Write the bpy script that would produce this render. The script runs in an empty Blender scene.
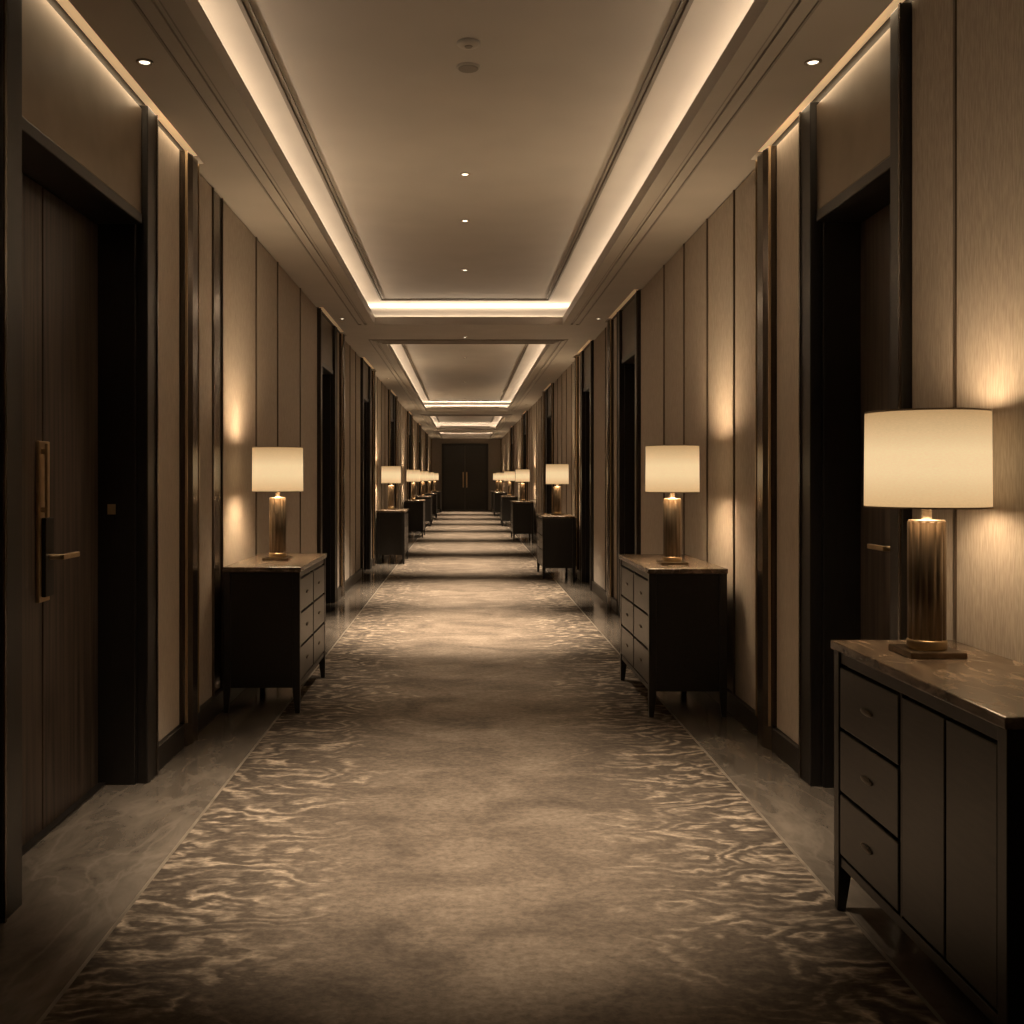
import bpy, bmesh, math, random
from mathutils import Vector, Matrix
random.seed(4)
PI = math.pi
S = bpy.context.scene
COL = S.collection
S.view_settings.view_transform = 'Standard'

# ------------------------------------------------------------------ helpers
class MB:
    def __init__(s): s.bm = bmesh.new()
    def box(s, x0, x1, y0, y1, z0, z1):
        x0, x1 = min(x0, x1), max(x0, x1); y0, y1 = min(y0, y1), max(y0, y1); z0, z1 = min(z0, z1), max(z0, z1)
        v = [s.bm.verts.new(p) for p in ((x0,y0,z0),(x1,y0,z0),(x1,y1,z0),(x0,y1,z0),(x0,y0,z1),(x1,y0,z1),(x1,y1,z1),(x0,y1,z1))]
        for f in ((0,3,2,1),(4,5,6,7),(0,1,5,4),(1,2,6,5),(2,3,7,6),(3,0,4,7)):
            s.bm.faces.new([v[i] for i in f])
        return s
    def loft(s, rings, cap=True, smooth=False):
        R = [[s.bm.verts.new(p) for p in r] for r in rings]
        n = len(R[0])
        for a, b in zip(R, R[1:]):
            for i in range(n):
                f = s.bm.faces.new((a[i], a[(i+1) % n], b[(i+1) % n], b[i])); f.smooth = smooth
        if cap:
            s.bm.faces.new(list(reversed(R[0]))); s.bm.faces.new(R[-1])
        return s
    def lathe(s, prof, n=32, c=(0,0,0), axis='z', cap=True, smooth=True):
        rings = []
        for r, h in prof:
            ring = []
            for i in range(n):
                a = 2*PI*i/n
                u, v = r*math.cos(a), r*math.sin(a)
                p = {'z': (u, v, h), 'x': (h, u, v), 'y': (v, h, u)}[axis]
                ring.append((p[0]+c[0], p[1]+c[1], p[2]+c[2]))
            rings.append(ring)
        return s.loft(rings, cap, smooth)
    def build(s, name, mat, parent=None, bevel=0, seg=2):
        me = bpy.data.meshes.new(name)
        bmesh.ops.recalc_face_normals(s.bm, faces=s.bm.faces)
        s.bm.to_mesh(me); s.bm.free()
        me.materials.append(mat)
        o = bpy.data.objects.new(name, me); COL.objects.link(o)
        if parent: o.parent = parent
        if bevel:
            m = o.modifiers.new('bevel', 'BEVEL'); m.width = bevel; m.segments = seg; m.limit_method = 'ANGLE'
        return o

def tag(o, label=None, cat=None, group=None, kind=None):
    if label: o['label'] = label
    if cat: o['category'] = cat
    if group: o['group'] = group
    if kind: o['kind'] = kind
    return o
def empty(name, loc=(0,0,0), rz=0):
    o = bpy.data.objects.new(name, None); COL.objects.link(o)
    o.location = loc; o.rotation_euler = (0, 0, rz); o.empty_display_size = .1
    return o
def copy_tree(o, parent=None):
    c = o.copy(); COL.objects.link(c)
    c.parent = parent
    for ch in list(o.children): copy_tree(ch, c)
    return c

# ------------------------------------------------------------------ materials
def newmat(name):
    m = bpy.data.materials.new(name); m.use_nodes = True
    nt = m.node_tree; b = nt.nodes['Principled BSDF']
    return m, nt, b
def N(nt, t, **kw):
    n = nt.nodes.new(t)
    for k, v in kw.items():
        if k in n.inputs: n.inputs[k].default_value = v
        else: setattr(n, k, v)
    return n
def ramp(nt, stops):
    r = nt.nodes.new('ShaderNodeValToRGB')
    e = r.color_ramp.elements
    e[0].position, e[0].color = stops[0][0], (*stops[0][1], 1)
    e[1].position, e[1].color = stops[-1][0], (*stops[-1][1], 1)
    for p, c in stops[1:-1]:
        x = e.new(p); x.color = (*c, 1)
    return r
def coords(nt, scale, world=True):
    if world:
        g = N(nt, 'ShaderNodeNewGeometry'); out = g.outputs['Position']
    else:
        g = N(nt, 'ShaderNodeTexCoord'); out = g.outputs['Object']
    mp = N(nt, 'ShaderNodeMapping'); mp.inputs['Scale'].default_value = scale
    nt.links.new(out, mp.inputs['Vector'])
    return mp.outputs['Vector']
def bump(nt, b, h, strength=.2, dist=.005):
    bp = N(nt, 'ShaderNodeBump'); bp.inputs['Strength'].default_value = strength; bp.inputs['Distance'].default_value = dist
    nt.links.new(h, bp.inputs['Height']); nt.links.new(bp.outputs['Normal'], b.inputs['Normal'])
def noisy(name, c1, c2, scale=(1,1,1), nscale=6, rough=.6, metal=0, bmp=0, detail=1, world=True, lo=.3, hi=.7):
    m, nt, b = newmat(name)
    v = coords(nt, scale, world)
    n = N(nt, 'ShaderNodeTexNoise'); n.inputs['Scale'].default_value = nscale; n.inputs['Detail'].default_value = detail
    nt.links.new(v, n.inputs['Vector'])
    r = ramp(nt, [(lo, c1), (hi, c2)])
    nt.links.new(n.outputs['Fac'], r.inputs['Fac']); nt.links.new(r.outputs['Color'], b.inputs['Base Color'])
    b.inputs['Roughness'].default_value = rough; b.inputs['Metallic'].default_value = metal
    if bmp: bump(nt, b, n.outputs['Fac'], bmp)
    return m
def emis(name, col, st):
    m, nt, b = newmat(name)
    b.inputs['Base Color'].default_value = (*col, 1)
    b.inputs['Emission Color'].default_value = (*col, 1); b.inputs['Emission Strength'].default_value = st
    return m

M = {}
M['fabric'] = noisy('wall_fabric', (.315,.268,.222), (.46,.395,.332), (70,70,7), 3, .85, 0, .3, 3)
M['fabric_lit'] = noisy('wall_fabric_pale', (.44,.377,.312), (.58,.50,.42), (70,70,7), 3, .85, 0, .3, 3)  # same wall fabric, brightened in colour for the lit panels beside the doors
M['header'] = noisy('header_satin', (.20,.153,.109), (.25,.192,.138), (60,3,3), 2, .36, .4, 0, 2)
M['header2'] = noisy('dark_header_satin', (.11,.088,.068), (.13,.104,.081), (3,3,10), 2, .45, .2, 0, 1)
M['core'] = noisy('dark_joint', (.012,.009,.007), (.02,.015,.011), (1,1,1), 6, .6)
M['bronze'] = noisy('dark_bronze', (.075,.057,.043), (.12,.092,.069), (30,30,1), 4, .25, .8)
M['edge'] = noisy('bronze_edge', (.44,.32,.195), (.52,.385,.24), (30,30,1), 4, .30, .75)
M['seam'] = noisy('seam_bronze', (.10,.076,.056), (.15,.114,.085), (30,30,1), 4, .34, .5)
M['frame'] = noisy('black_frame', (.007,.0056,.0047), (.013,.010,.0083), (30,30,2), 4, .38)
M['walnut'] = noisy('dark_walnut', (.030,.0222,.017), (.105,.0755,.056), (11,11,.35), 4, .40, 0, .05, 5, lo=.34, hi=.68)
M['enddoor'] = noisy('end_door_wood', (.020,.0168,.014), (.036,.0305,.026), (28,28,.8), 4, .40, 0, 0, 3)
M['blackwood'] = noisy('black_wood', (.006,.005,.0042), (.013,.010,.008), (20,3,20), 4, .38, 0, 0, 3, world=False)
M['drawer'] = noisy('dark_drawer', (.009,.007,.0056), (.022,.0163,.0123), (20,3,20), 4, .36, 0, .05, 3, world=False)
M['brass'] = noisy('brass', (.55,.39,.22), (.65,.47,.27), (8,8,8), 3, .32, .75)
M['lampmetal'] = noisy('lamp_bronze', (.13,.102,.073), (.215,.171,.125), (30,30,1), 5, .38, .95, world=False)
M['collar'] = noisy('lamp_collar_brass', (.36,.265,.15), (.44,.33,.19), (8,8,8), 3, .34, .9)
M['neck'] = noisy('lamp_neck_metal', (.30,.25,.19), (.38,.32,.245), (8,8,8), 3, .40, .7)
M['pull'] = noisy('bronze_pull', (.15,.112,.075), (.21,.158,.11), (8,8,8), 5, .30, .9, world=False)
M['flatpull'] = noisy('dark_flat_pull', (.06,.046,.035), (.09,.069,.052), (8,8,8), 5, .35, .6, world=False)
M['lock'] = noisy('dark_lock', (.012,.010,.008), (.02,.016,.013), (8,8,8), 5, .3, .2)
M['ceil'] = noisy('ceiling_paint', (.38,.348,.315), (.405,.372,.336), (1,1,1), 3, .8)
M['soffit'] = noisy('soffit_paint', (.36,.325,.288), (.39,.353,.314), (1,1,1), 3, .6)
M['step_shaded'] = noisy('soffit_step_shaded', (.20,.178,.155), (.23,.205,.178), (1,1,1), 3, .55)  # soffit paint darkened on the thin strips to paint in moulding shade
M['mould'] = noisy('dark_moulding', (.10,.08,.06), (.13,.105,.08), (1,1,1), 4, .5)
M['base'] = noisy('baseboard_wood', (.010,.0078,.006), (.017,.013,.010), (2,2,20), 4, .35)
M['ring'] = noisy('downlight_ring', (.30,.25,.19), (.36,.30,.23), (1,1,1), 4, .5)
M['white'] = noisy('detector_plastic', (.32,.285,.245), (.35,.315,.27), (1,1,1), 4, .5)
M['grille'] = noisy('grille_paint', (.17,.15,.127), (.21,.183,.155), (1,1,1), 4, .6)
M['border'] = noisy('border_strip', (.12,.099,.077), (.175,.145,.113), (3,3,3), 4, .5, .1)
M['lens'] = emis('lit_lens', (1,.88,.68), 4)
M['led'] = emis('led_profile', (1,.70,.38), .36)
M['led2'] = emis('dim_led_profile', (1,.70,.38), .12)
M['endwall'] = noisy('end_wall_panel', (.25,.212,.174), (.32,.272,.225), (20,20,2), 4, .7)

def marble(name, dark, mid, vein, sc, rough, world=True, vw=.025, st=.45):
    m, nt, b = newmat(name)
    v = coords(nt, (sc, sc*st, sc), world)
    n1 = N(nt, 'ShaderNodeTexNoise'); n1.inputs['Scale'].default_value = 1.6; n1.inputs['Detail'].default_value = 6; n1.inputs['Distortion'].default_value = .6; n1.inputs['Roughness'].default_value = .64
    nt.links.new(v, n1.inputs['Vector'])
    r = ramp(nt, [(.32, dark), (.68, mid)]); nt.links.new(n1.outputs['Fac'], r.inputs['Fac'])
    n2 = N(nt, 'ShaderNodeTexNoise'); n2.inputs['Scale'].default_value = 1.1; n2.inputs['Detail'].default_value = 5; n2.inputs['Distortion'].default_value = .5
    nt.links.new(v, n2.inputs['Vector'])
    rv = ramp(nt, [(.5-vw, (0,0,0)), (.5, (1,1,1)), (.5+vw, (0,0,0))]); nt.links.new(n2.outputs['Fac'], rv.inputs['Fac'])
    mu = N(nt, 'ShaderNodeMath', operation='MULTIPLY'); nt.links.new(rv.outputs['Color'], mu.inputs[0]); nt.links.new(n1.outputs['Fac'], mu.inputs[1])
    mx = N(nt, 'ShaderNodeMix', data_type='RGBA'); nt.links.new(mu.outputs[0], mx.inputs['Factor'])
    nt.links.new(r.outputs['Color'], mx.inputs[6]); mx.inputs[7].default_value = (*vein, 1)
    nt.links.new(mx.outputs[2], b.inputs['Base Color']); b.inputs['Roughness'].default_value = rough
    return m
M['marble'] = marble('floor_marble', (.066,.055,.045), (.155,.131,.108), (.18,.153,.127), 3.6, .14, True, .03, .42)
M['top'] = marble('console_stone', (.032,.0225,.016), (.20,.146,.104), (.35,.265,.19), 8, .26, False, .04, .40)

def carpet():
    m, nt, b = newmat('patterned_carpet')
    L = nt.links
    g = N(nt, 'ShaderNodeNewGeometry')
    def mapped(s):
        mp = N(nt, 'ShaderNodeMapping'); mp.inputs['Scale'].default_value = s
        L.new(g.outputs['Position'], mp.inputs['Vector']); return mp.outputs['Vector']
    def noise(vec, sc, det, dis=0, rough=.5):
        n = N(nt, 'ShaderNodeTexNoise'); n.inputs['Scale'].default_value = sc; n.inputs['Detail'].default_value = det
        n.inputs['Distortion'].default_value = dis; n.inputs['Roughness'].default_value = rough
        L.new(vec, n.inputs['Vector']); return n.outputs['Fac']
    def math_(op, a, bb=None, clamp=False):
        n = N(nt, 'ShaderNodeMath', operation=op); n.use_clamp = clamp
        for i, q in enumerate((a, bb)):
            if q is None: continue
            if isinstance(q, (int, float)): n.inputs[i].default_value = q
            else: L.new(q, n.inputs[i])
        return n.outputs[0]
    def rampf(f, stops):
        r = ramp(nt, [(p, (c, c, c)) for p, c in stops]); L.new(f, r.inputs['Fac']); return r.outputs['Color']
    cloud = noise(mapped((1.1, 1.6, 1)), 1.8, 5, .6, .64)
    base = ramp(nt, [(.32, (.058,.046,.0365)), (.50, (.098,.078,.061)), (.68, (.145,.117,.092))]); L.new(cloud, base.inputs['Fac'])
    # brushed wave streaks: phase field running along Y, bent by noise, broken into short uneven marks
    sx = N(nt, 'ShaderNodeSeparateXYZ'); L.new(g.outputs['Position'], sx.inputs[0])
    w1 = noise(mapped((.9, 1.1, 1)), 1.4, 2, .2, .5)
    w2 = noise(mapped((1.8, 3.2, 1)), 1.7, 4.0, .25, .57)
    ph = math_('ADD', math_('MULTIPLY', sx.outputs['Y'], 6.0), math_('ADD', math_('MULTIPLY', w1, 10), math_('MULTIPLY', w2, 5.4)))
    saw = math_('ABSOLUTE', math_('SUBTRACT', math_('MULTIPLY', math_('FRACT', ph), 2), 1))
    lines = rampf(saw, [(.42, 0), (1.0, 1)])
    dark = rampf(saw, [(.02, 1), (.65, .3)])
    brk = rampf(noise(mapped((1.9, 5.0, 1)), 2.1, 4, .4, .64), [(.39, .0), (.62, 1)])
    lines = math_('MULTIPLY', lines, brk, True)
    wob = math_('MULTIPLY', math_('SUBTRACT', cloud, .5), 1.4)
    ax = math_('ADD', math_('ABSOLUTE', math_('SUBTRACT', sx.outputs['X'], .06)), wob)
    edge = rampf(ax, [(.40, .04), (.72, .6), (1.0, 1)])
    lm = math_('MULTIPLY', lines, math_('MULTIPLY', edge, .92), True)
    dm = math_('MULTIPLY', math_('MAXIMUM', dark, .5), math_('MULTIPLY', edge, .80), True)
    m1 = N(nt, 'ShaderNodeMix', data_type='RGBA'); L.new(dm, m1.inputs['Factor']); L.new(base.outputs['Color'], m1.inputs[6]); m1.inputs[7].default_value = (.034,.027,.022,1)
    m2 = N(nt, 'ShaderNodeMix', data_type='RGBA'); L.new(lm, m2.inputs['Factor']); L.new(m1.outputs[2], m2.inputs[6]); m2.inputs[7].default_value = (.37,.30,.23,1)
    fine = noise(mapped((1, 1.2, 1)), 34, 3, .2, .7)
    spk = rampf(fine, [(.33, .76), (.67, 1.22)])
    m3 = N(nt, 'ShaderNodeMix', data_type='RGBA', blend_type='MULTIPLY'); m3.inputs['Factor'].default_value = 1
    L.new(m2.outputs[2], m3.inputs[6]); L.new(spk, m3.inputs[7])
    L.new(m3.outputs[2], b.inputs['Base Color'])
    b.inputs['Roughness'].default_value = .95
    b.inputs['Specular IOR Level'].default_value = .12
    bump(nt, b, math_('ADD', lm, math_('MULTIPLY', fine, .25)), .7, .015)
    return m
M['carpet'] = carpet()

def shade_mat():
    m, nt, b = newmat('linen_shade')
    L = nt.links
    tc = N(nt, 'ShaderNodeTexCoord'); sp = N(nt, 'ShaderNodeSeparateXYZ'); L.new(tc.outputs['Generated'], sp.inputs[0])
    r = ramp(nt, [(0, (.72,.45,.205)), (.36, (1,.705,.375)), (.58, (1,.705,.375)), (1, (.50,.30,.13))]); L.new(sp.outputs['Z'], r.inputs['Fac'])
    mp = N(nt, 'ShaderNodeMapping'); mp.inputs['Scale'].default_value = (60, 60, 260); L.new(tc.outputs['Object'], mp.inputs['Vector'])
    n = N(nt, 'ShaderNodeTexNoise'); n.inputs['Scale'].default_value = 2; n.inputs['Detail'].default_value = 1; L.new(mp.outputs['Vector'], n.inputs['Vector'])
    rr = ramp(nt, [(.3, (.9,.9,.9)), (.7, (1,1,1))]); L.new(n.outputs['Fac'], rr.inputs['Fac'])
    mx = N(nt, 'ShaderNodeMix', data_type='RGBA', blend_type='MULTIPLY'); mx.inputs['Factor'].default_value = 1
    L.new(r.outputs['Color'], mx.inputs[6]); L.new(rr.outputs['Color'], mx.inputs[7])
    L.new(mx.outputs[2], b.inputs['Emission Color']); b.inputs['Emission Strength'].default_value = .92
    b.inputs['Base Color'].default_value = (.3,.2,.12,1); b.inputs['Roughness'].default_value = .9
    b.inputs['Specular IOR Level'].default_value = .1
    return m
M['shade'] = shade_mat()
M['trim'] = noisy('shade_trim', (.30,.20,.11), (.36,.25,.14), (1,1,1), 4, .6)

# ------------------------------------------------------------------ room dimensions
WL, WR = -1.43, 1.54
Y0, Y1 = -1.8, 43.2
ZS, ZU = 3.0, 3.22              # soffit, raised ceiling
HEAD = 2.51
LIPL, LIPR = -.95, 1.03
def X(s, d):                    # d > 0 goes into the wall, d < 0 stands proud of it
    return (WL - d) if s < 0 else (WR + d)

DOORS = {-1: [(3.24,4.52),(10.05,11.05),(14.15,15.1),(19.3,20.3),(25.5,26.5),(31.0,32.0),(37.0,38.0)],
          1: [(3.64,4.48),(9.12,10.02),(12.4,13.25),(18.0,19.0),(25.3,26.3),(32.4,33.4)]}
POST = .14
BREAKS = {-1: [.9, 2.1, 5.8, 6.02, 7.0, 7.8, 8.87, 12.7], 1: [.9, 2.2, 3.22, 5.85, 6.5, 7.19, 7.91, 11.2]}

# floor : stone margins with a shallow bed for the carpet
CL, CR = -1.05, 1.18
BW = .012
tag(MB().box(WL-.35, CL-BW, Y0-.2, Y1+.2, -.08, 0).box(CR+BW, WR+.35, Y0-.2, Y1+.2, -.08, 0).box(CL-BW, CR+BW, Y0-.2, Y1+.2, -.08, -.012).build('floor', M['marble']),
    'grey brown polished stone floor at the corridor sides', 'floor', kind='structure')
cp = MB().box(CL, CR, Y0, Y1-.05, -.012, 0).build('carpet_runner', M['carpet'])
tag(cp, 'long brown patterned carpet running down the middle of the corridor', 'carpet')
for a, b in ((CL-BW, CL), (CR, CR+BW)):
    MB().box(a, b, Y0, Y1-.05, -.012, .0005).build('border_strip', M['border'], cp)

# ------------------------------------------------------------------ walls, doors, panels
def lever(parent, s, y, z, d, dirn):
    mb = MB()
    x = X(s, d)
    q = -s
    mb.lathe([(.011, 0), (.011, q*.05)], 12, (x, y, z), 'x')
    mb.box(x+q*.04, x+q*.058, y-.012*dirn, y+dirn*.15, z-.010, z+.010)
    return mb.build('lever', M['brass'], parent, .003)

dn = 0
slots = {-1: [], 1: []}
for s in (-1, 1):
    side = 'left' if s < 0 else 'right'
    core = MB()
    cuts = [Y0] + [v for d in DOORS[s] for v in d] + [Y1]
    for a, b in zip(cuts[0::2], cuts[1::2]): core.box(X(s,.02), X(s,.32), a, b, 0, 3.26)
    for a, b in DOORS[s]:
        core.box(X(s,.02), X(s,.32), a, b, HEAD, 3.26)
        core.box(X(s,.24), X(s,.32), a, b, 0, HEAD)
    wall = core.build('wall_'+side, M['core'])
    tag(wall, 'corridor wall of tall beige fabric panels on the %s, broken by dark doorways' % side, 'wall', kind='structure')
    base = MB()
    occupied = []
    for i, (a, b) in enumerate(DOORS[s]):
        dn += 1
        root = empty('door_%d' % dn, (0, 0, 0))
        far = ['nearest', 'second', 'third', 'fourth', 'fifth', 'sixth', 'seventh'][i]
        tag(root, '%s dark wood room door recessed in the %s wall' % (far, side), 'door', kind='structure')
        fr = MB()
        pa = .10 if (s > 0 and i == 0) else POST
        for (p, q) in ((a-pa, a), (b, b+POST)):
            fr.box(X(s,-.03), X(s,.0199), p, q, 0, ZS-.004)
        for yy, e in ((a, 1), (b, -1)):
            fr.box(X(s,.0201), X(s,.19), yy, yy+e*.02, 0, HEAD)
        fr.box(X(s,-.012), X(s,.19), a+.02, b-.02, HEAD-.045, HEAD)
        f = fr.build('door_frame', M['frame'], root, .004)
        for yy in (a-pa+.004, b+POST-.018):
            MB().box(X(s,-.036), X(s,-.03), yy, yy+.014, 0, ZS-.004).build('edge_strip', M['bronze'], f)
        MB().box(X(s,-.004), X(s,.0195), a+.004, b-.004, HEAD+.004, ZS-.02).build('header_panel', M['header'] if i == 0 else M['header2'], root, .004)
        MB().box(X(s,.150), X(s,.178), a+.021, b-.021, .0005, .012).build('door_sill', M['frame'], root)
        lf = MB()
        w = b - a - .04
        cutsy = [a+.02, a+.02+w*.52, b-.02]
        for p, q in zip(cutsy, cutsy[1:]):
            lf.box(X(s,.18), X(s,.22), p+.005, q-.005, .004, HEAD-.05)
        lf.box(X(s,.190), X(s,.225), a+.02, b-.02, .004, HEAD-.05)
        leaf = lf.build('door_leaf', M['walnut'], root, .003)
        if s < 0:
            yh = a + .60 if i == 0 else a + .5
            MB().box(X(s,.166), X(s,.18), yh, yh+.10, .88, 1.49).build('handle_plate', M['brass'], leaf, .004)
            MB().box(X(s,.148), X(s,.166), yh+.015, yh+.095, .90, 1.20).build('lock_case', M['lock'], leaf, .004)
            MB().box(X(s,.140), X(s,.152), yh+.012, yh+.028, 1.20, 1.48).box(X(s,.150), X(s,.166), yh+.012, yh+.028, 1.22, 1.24).box(X(s,.150), X(s,.166), yh+.012, yh+.028, 1.44, 1.46).build('pull_bar', M['brass'], leaf, .003)
            lever(leaf, s, yh+.055, 1.05, .148, 1)
        else:
            yh = a + .42
            MB().box(X(s,.170), X(s,.18), yh-.03, yh+.03, .98, 1.16).build('handle_plate', M['pull'], leaf, .003)
            lever(leaf, s, yh, 1.07, .17, 1)
        if i == 0 and s < 0:
            MB().box(X(s,.105), X(s,.14), b-.024, b-.02, 1.19, 1.235).build('strike_plate', M['brass'], f)
        occupied.append((a-pa, b+POST))
        pw = .24 if i < 2 else .2
        py = b + POST + .46
        if i == 0: py = 5.14 if s < 0 else 5.07
        nxt = DOORS[s][i+1][0]-POST if i+1 < len(DOORS[s]) else Y1
        pils = [(py, py+pw)]
        if nxt - py > 3: pils.append((nxt-.02-.12, nxt-.02)) if i else None
        for p, q in pils:
            pm = MB()
            pm.loft([[(X(s,.02), p, z), (X(s,-.025), p, z), (X(s,-.045), p+(q-p)*.3, z), (X(s,-.045), p+(q-p)*.7, z), (X(s,-.025), q, z), (X(s,.02), q, z)] for z in (.0, ZS-.004)])
            pil = pm.build('pilaster', M['bronze'], wall, .004)
            for yy in (p+.002, q-.010):
                MB().box(X(s,-.036), X(s,-.02), yy, yy+.008, .12, ZS-.004).build('brass_edge', M['edge'], pil)
            occupied.append((p, q))
        slots[s].append((a-pa-.02, py+pw))
    occupied.sort()
    cur = Y0
    gaps = []
    for a, b in occupied:
        if a - cur > .02: gaps.append((cur, a))
        cur = max(cur, b)
    gaps.append((cur, Y1))
    for a, b in gaps:
        base.box(X(s,-.022), X(s,.02), a, b, 0, .115)
        br = [a] + [v for v in BREAKS[s] if a+.05 < v < b-.05] + [b]
        full = []
        for p, q in zip(br, br[1:]):
            n = 1 if (q-p) < 1.2 else max(1, round((q-p)/.8))
            for k in range(n): full.append((p+(q-p)*k/n, p+(q-p)*(k+1)/n))
        for k, (p, q) in enumerate(full):
            mt = M['bronze'] if q-p < .3 else (M['fabric_lit'] if 4.6 < p < 5.0 else M['fabric'])
            MB().box(X(s,0), X(s,.02), p+.009, q-.009, .115, ZS-.006).build('wall_panel', mt, wall, .005)
            if k:
                pr = -.003 if (s > 0 and p < 3.5) else -.009
                MB().box(X(s,pr), X(s,.019), p-.007, p+.007, .116, ZS-.006).build('seam_strip', M['seam'], wall)
    tag(base.build('baseboard_'+side, M['base'], None, .003), 'low dark wooden baseboard along the %s wall' % side, 'baseboard', kind='structure')

ew = MB().box(WL-.3, WR+.3, Y1, Y1+.2, 0, 3.26).build('wall_end', M['endwall'])
tag(ew, 'dim brown wall closing the far end of the corridor', 'wall', kind='structure')
tag(MB().box(WL-.3, WR+.3, Y0-.2, Y0, 0, 3.26).build('wall_back', M['endwall']), 'plain brown wall behind the viewer', 'wall', kind='structure')
dn += 1
ed = empty('door_%d' % dn, (0, Y1, 0))
tag(ed, 'dark double door with brass pulls closing the far end of the corridor', 'door', kind='structure')
MB().box(-.98, -.86, -.06, 0, 0, 2.8).box(.86, .98, -.06, 0, 0, 2.8).box(-.86, .86, -.06, 0, 2.7, 2.8).build('door_frame', M['frame'], ed, .005)
for q in (-1, 1):
    lf = MB().box(q*.006, q*.86, -.04, 0, .01, 2.7).build('door_leaf', M['enddoor'], ed, .004)
    MB().box(q*.05, q*.10, -.09, -.075, .95, 1.6).box(q*.055, q*.08, -.076, -.04, 1.10, 1.12).box(q*.055, q*.08, -.076, -.04, 1.48, 1.50).build('pull_handle', M['brass'], lf, .003)

# ------------------------------------------------------------------ ceiling
TR = [(.8,10.8),(12.4,24.8),(26.8,34.5),(36.5,42.2)]
ce = MB().box(WL-.3, WR+.3, Y0-.2, Y1+.2, ZU, ZU+.06).build('ceiling', M['ceil'])
tag(ce, 'taupe raised ceiling with glowing tray coves', 'ceiling', kind='structure')
sf = MB()
for s, lip in ((-1, LIPL-.01), (1, LIPR+.01)):
    sf.box(X(s,-.06), lip, Y0, Y1, ZS, ZS+.04)
    cur = Y0
    for a, b in slots[s] + [(Y1, Y1)]:
        if a > cur: sf.box(X(s,-.06), X(s,.02), cur, a, ZS, ZS+.04)
        cur = b
prev = Y0
for a, b in TR + [(Y1, Y1)]:
    sf.box(LIPL-.01, LIPR+.01, prev if prev == Y0 else prev+.01, a if a == Y1 else a-.01, ZS, ZS+.04); prev = b
sfo = sf.build('soffit', M['soffit'], ce)
WARM = (1, .775, .54)
def area(loc, sx, sy, power, rot=(PI,0,0), col=WARM):
    l = bpy.data.lights.new('cove_light', 'AREA'); l.shape = 'RECTANGLE'; l.size = sx; l.size_y = sy; l.energy = power; l.color = col
    o = bpy.data.objects.new('cove_light', l); COL.objects.link(o); o.location = loc; o.rotation_euler = rot
    return o
for s in (-1, 1):
    for i, (a, b) in enumerate(slots[s]):
        MB().box(X(s,-.06), X(s,.018), a, b, ZS+.042, ZS+.05).build('light_slot', M['led'] if i == 0 else M['led2'], ce)
        if i < 1: area((X(s,-.035), (a+b)/2, ZS+.038), .04, b-a-.1, 1.0*(b-a), (0,0,0), (1,.75,.47))
def ring(mb, x0, x1, y0, y1, w, z0, z1):
    mb.box(x0-w, x0, y0-w, y1+w, z0, z1); mb.box(x1, x1+w, y0-w, y1+w, z0, z1)
    mb.box(x0, x1, y0-w, y0, z0, z1); mb.box(x0, x1, y1, y1+w, z0, z1)
    return mb
for k, (a, b) in enumerate(TR):
    r = ring(MB(), LIPL, LIPR, a, b, .05, ZS-.032, ZS+.05)
    ring(r, LIPL-.05, LIPR+.05, a-.05, b+.05, .04, ZS-.020, ZS)
    t = r.build('trim_%d' % (k+1), M['soffit'], None)
    w = ['nearest', 'second', 'third', 'farthest'][k]
    tag(t, 'stepped moulding around the lip of the %s ceiling tray' % w, 'trim', kind='structure')
    for off, ww, dz in ((.09, .012, .012), (.125, .03, .014), (.19, .010, .007)):
        ring(MB(), LIPL-off, LIPR+off, a-off, b+off, ww, ZS-dz, ZS).build('step_strip', M['step_shaded'] if ww < .02 else M['soffit'], t)
    t = ring(ring(MB(), -.87, .87, a+.1, b-.1, .018, ZU-.016, ZU), -.845, .845, a+.125, b-.125, .008, ZU-.010, ZU).build('trim_%d' % (k+5), M['mould'], None)
    tag(t, 'thin dark moulding framing the flat field of the %s ceiling tray' % w, 'trim', kind='structure')

# ------------------------------------------------------------------ lights in the coves
LED = 10
for a, b in TR:
    n = max(1, round((b-a)/6.2)); h = (b-a)/n
    for k in range(n):
        for x in (LIPL-.33, LIPR+.33):
            area((x, a+h*(k+.5), ZS+.045), .06, h, LED*h)
    for y in (a-.32, b+.32):
        area(((LIPL+LIPR)/2, y, ZS+.045), LIPR-LIPL+.4, .06, LED*2.3)

# ------------------------------------------------------------------ ceiling fixtures
def make_downlight():
    root = empty('downlight')
    MB().lathe([(.034, 0), (.034, -.004), (.024, -.006), (.021, -.002), (.021, 0)], 28).build('trim_ring', M['ring'], root)
    MB().lathe([(.020, -.0015), (.013, -.003), (.004, -.004)], 24).build('lens', M['lens'], root)
    return root
dl0 = make_downlight(); first = True
def spot(x, y, z, power, ang, blend=1, tilt=0, tx=0):
    l = bpy.data.lights.new('downlight_beam', 'SPOT'); l.energy = power; l.spot_size = math.radians(ang); l.spot_blend = blend; l.shadow_soft_size = .03; l.color = (1,.795,.57)
    o = bpy.data.objects.new('downlight_beam', l); COL.objects.link(o); o.location = (x, y, z-.03); o.rotation_euler = (tilt, tx, 0)
def downlight(x, y, z, label, group, power, ang, tilt=0, tx=0):
    global first
    o = dl0 if first else copy_tree(dl0)
    first = False
    o.location = (x, y, z); tag(o, label, 'ceiling light', group)
    if power: spot(x, y, z, power, ang, 1, tilt, tx)
ORD = ['first','second','third','fourth','fifth','sixth','seventh','eighth','ninth','tenth','eleventh','twelfth','thirteenth','fourteenth','fifteenth','sixteenth','seventeenth','eighteenth']
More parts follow.
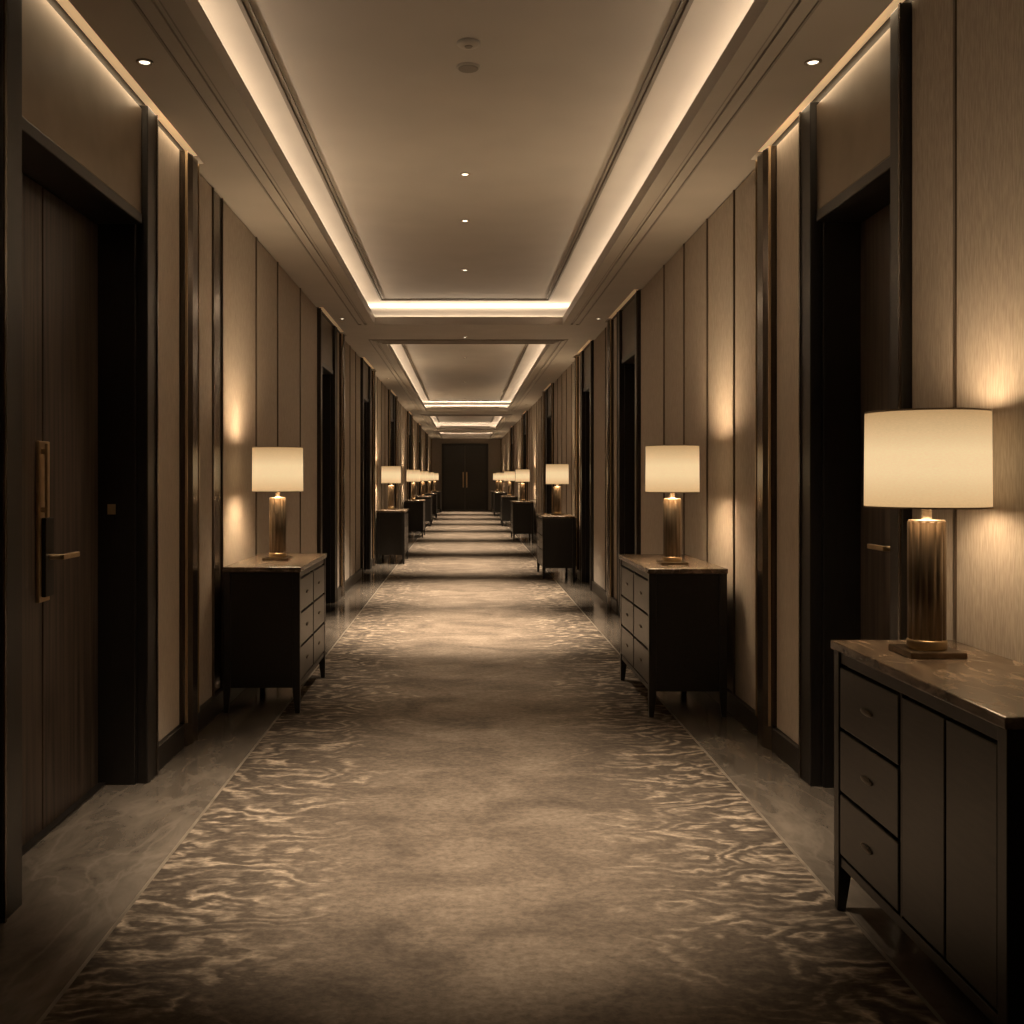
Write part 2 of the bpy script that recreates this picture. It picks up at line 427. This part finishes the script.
CENT = [(3.3,ZU,1300),(6.3,ZU,60),(7.44,ZU,300),(9.2,ZU,2900),(12.0,ZS,2400),(15.9,ZU,2400),(20.0,ZU,2200),(24.0,ZU,2100),(27.8,ZU,2000),(31.6,ZU,1700),(35.5,ZS,1400),(39.6,ZU,1600)]
for i, (y, z, p) in enumerate(CENT):
    lab = 'small lit recessed downlight, %s one along the centre line of the ceiling' % ORD[i]
    downlight(0, y, z, lab, 'downlights along the ceiling centre', p, (60 if y < 11 else 68) if i else 58, .22 if i == 0 else 0)
SOF = [4.06, 10.6, 17.0, 23.0, 30.0]
for s, x in ((-1, -1.27), (1, 1.38)):
    for i, y in enumerate(SOF):
        downlight(x, y, ZS, 'lit recessed downlight in the %s soffit, %s one from the near end' % ('left' if s < 0 else 'right', ORD[i]), 'downlights in the side soffits', 110 if i == 0 else 0, 36)
sd = empty('smoke_detector', (.015, 4.40, ZU))
tag(sd, 'round flat ceiling smoke detector nearest the viewer, ahead of the speaker disc', 'smoke detector')
MB().lathe([(.05,0),(.05,-.006),(.045,-.012),(.02,-.016)], 28).build('housing', M['white'], sd)
MB().lathe([(.018,-.0161),(.014,-.02)], 20).build('sensor_cap', M['grille'], sd)
sd = empty('ceiling_speaker', (.015, 4.66, ZU))
tag(sd, 'flush round ceiling disc just beyond the smoke detector', 'ceiling disc')
MB().lathe([(.055,0),(.055,-.005),(.049,-.008)], 28).build('rim', M['white'], sd)
MB().lathe([(.046,-.0081),(.044,-.010)], 28).build('grille', M['grille'], sd)

# ------------------------------------------------------------------ consoles
def make_console(L, D, kind):
    root = empty('console_cabinet')
    zb = .145
    MB().box(-D/2+.012, D/2-.028, -L/2+.014, L/2-.014, zb, .808).build('carcass', M['blackwood'], root, .003)
    MB().box(-D/2-.004, D/2+.008, -L/2-.008, L/2+.008, .812, .84).build('top', M['top'], root, .004)
    for sx in (-1, 1):
        for sy in (-1, 1):
            cx, cy = sx*(D/2-.021), sy*(L/2-.021)
            def sq(h, z, ox=0, oy=0): return [(cx+ox-h, cy+oy-h, z), (cx+ox+h, cy+oy-h, z), (cx+ox+h, cy+oy+h, z), (cx+ox-h, cy+oy+h, z)]
            MB().loft([sq(.013, .001, sx*.006, sy*.006), sq(.021, zb-.02), sq(.021, .811)]).build('leg', M['blackwood'], root, .003)
    x0, x1 = D/2-.028, D/2-.006
    ya, yb = -L/2+.044, L/2-.044
    fr = MB().box(x0, x1, ya, yb, zb, zb+.03).box(x0, x1, ya, yb, .775, .811)
    if kind == 'doors':
        ym = ya + .44
        cols = [(ya, ym-.008)]; fr.box(x0, x1, ym-.006, ym+.006, zb+.03, .775)
        doors = [(ym+.008, (ym+.008+yb)/2-.002), ((ym+.008+yb)/2+.002, yb)]
    else:
        cols = [(ya, -.010), (.010, yb)]; fr.box(x0, x1, -.008, .008, zb+.03, .775); doors = []
    fr.build('front_frame', M['blackwood'], root, .002)
    zs = [zb+.035, .770]
    h = (zs[1]-zs[0])/3
    for p, q in cols:
        for k in range(3):
            d = MB().box(x0, x1+.004, p+.003, q-.003, zs[0]+h*k+.005, zs[0]+h*(k+1)-.005).build('drawer', M['drawer'], root, .004)
            zc = zs[0]+h*(k+.5); yc = (p+q)/2
            kb = MB()
            rings = []
            for t in range(13):
                th = PI*t/12; r = math.sin(th)*.0095+.0004
                rings.append([(x1+.006+.6*r*math.cos(2*PI*j/14), yc-.042*math.cos(th), zc+r*math.sin(2*PI*j/14)) for j in range(14)])
            kb.loft(rings, True, True).build('pull', M['flatpull'], d)
    for p, q in doors:
        MB().box(x0, x1+.003, p+.002, q-.002, zs[0]+.004, zs[1]-.004).build('cabinet_door', M['drawer'], root, .004)
    return root

def make_lamp(rs):
    root = empty('table_lamp')
    MB().box(-.08, .08, -.08, .08, 0, .018).build('base_plate', M['pull'], root, .003)
    nf, sub = 13, 8
    def flute(r, z, amp):
        out = []
        for i in range(nf*sub):
            a = 2*PI*i/(nf*sub); k = abs(math.sin(a*nf/2))
            rr = r - amp*(1-k)
            out.append((rr*math.cos(a), rr*math.sin(a), z))
        return out
    MB().loft([flute(.0525, .046, .0045), flute(.0525, .385, .0045)], True, True).build('column', M['lampmetal'], root, .0008, 1)
    MB().lathe([(.054,.018),(.055,.024),(.055,.040),(.053,.046)], 40).build('collar', M['collar'], root)
    MB().lathe([(.050,.385),(.049,.389),(.0145,.391),(.0135,.40),(.0135,.46),(.034,.465),(.036,.50),(.004,.51)], 24).build('neck', M['neck'], root)  # wide cup near the top is added inside the shade to shadow the neck
    sh = MB()
    rt = rs*.988
    sh.lathe([(rs,.425),(rt,.70),(rt-.003,.70),(rs-.003,.425),(rs,.425)], 64, cap=False)
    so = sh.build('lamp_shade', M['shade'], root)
    MB().lathe([(rs+.001,.424),(rs+.001,.429),(rs-.004,.429),(rs-.004,.424),(rs+.001,.424)], 64, cap=False).build('rim_binding', M['trim'], so)
    MB().lathe([(rt+.001,.697),(rt+.001,.702),(rt-.004,.702),(rt-.004,.697),(rt+.001,.697)], 64, cap=False).build('rim_binding', M['trim'], so)
    return root
def bulb(x, y, z, p=6.5, h=.558):
    l = bpy.data.lights.new('lamp_bulb', 'POINT'); l.energy = p; l.color = (1,.74,.45); l.shadow_soft_size = .135
    o = bpy.data.objects.new('lamp_bulb', l); COL.objects.link(o); o.location = (x, y, z+h)

c0 = make_console(1.03, .375, 'doors'); c0.location = (1.347, 2.705, 0); c0.rotation_euler = (0,0,PI)
tag(c0, 'dark wood console with three drawers and two doors, closest in the right foreground', 'console', 'dark consoles along the corridor walls')
l0 = make_lamp(.170); l0.location = (1.335, 2.96, .84)
tag(l0, 'largest lit drum shade table lamp, on the closest right console', 'table lamp', 'lit table lamps along the corridor')
bulb(1.335, 2.96, .84, 18)
cproto = make_console(1.08, .44, 'drawers'); lproto = make_lamp(.157)
used = False
CON = {-1: [(6.40,6.37,-1.165),(16.55,16.5,-1.19),(23.7,23.6,-1.19),(29.0,29.0,-1.19),(34.3,34.3,-1.19),(40.0,40.0,-1.19)],
        1: [(6.30,6.05,1.225),(14.2,14.1,1.27),(22.6,22.6,1.27),(29.2,29.2,1.27),(36.6,36.6,1.27),(40.6,40.6,1.27)]}
for s in (-1, 1):
    side = 'left' if s < 0 else 'right'
    for i, (yc, yl, xl) in enumerate(CON[s]):
        c = cproto if not used else copy_tree(cproto)
        l = lproto if not used else copy_tree(lproto)
        used = True
        xc = -1.165 if s < 0 else 1.255
        c.location = (xc, yc, 0); c.rotation_euler = (0, 0, 0 if s < 0 else PI)
        l.location = (xl, yl, .84); l.rotation_euler = (0, 0, 0)
        k = i if s < 0 else i+1
        tag(c, 'black wood drawer console against the %s wall, %s along that wall' % (side, ORD[k]), 'console', 'dark consoles along the corridor walls')
        tag(l, 'lit table lamp with cream drum shade, on the %s console along the %s wall' % (ORD[k], side), 'table lamp', 'lit table lamps along the corridor')
        bulb(xl, yl, .84, 48)

# ------------------------------------------------------------------ world, camera, view
w = bpy.data.worlds.new('world'); S.world = w; w.use_nodes = True
w.node_tree.nodes['Background'].inputs['Color'].default_value = (.02,.015,.01,1)
cam = bpy.data.cameras.new('camera'); co = bpy.data.objects.new('camera', cam); COL.objects.link(co)
cam.sensor_width = 36; cam.lens = 36
cam.shift_x = 47/1024; cam.shift_y = -34/1024
co.location = (0, 0, 1.35); co.rotation_euler = (PI/2, 0, 0)
cam.clip_start = .05; cam.clip_end = 200
S.camera = co
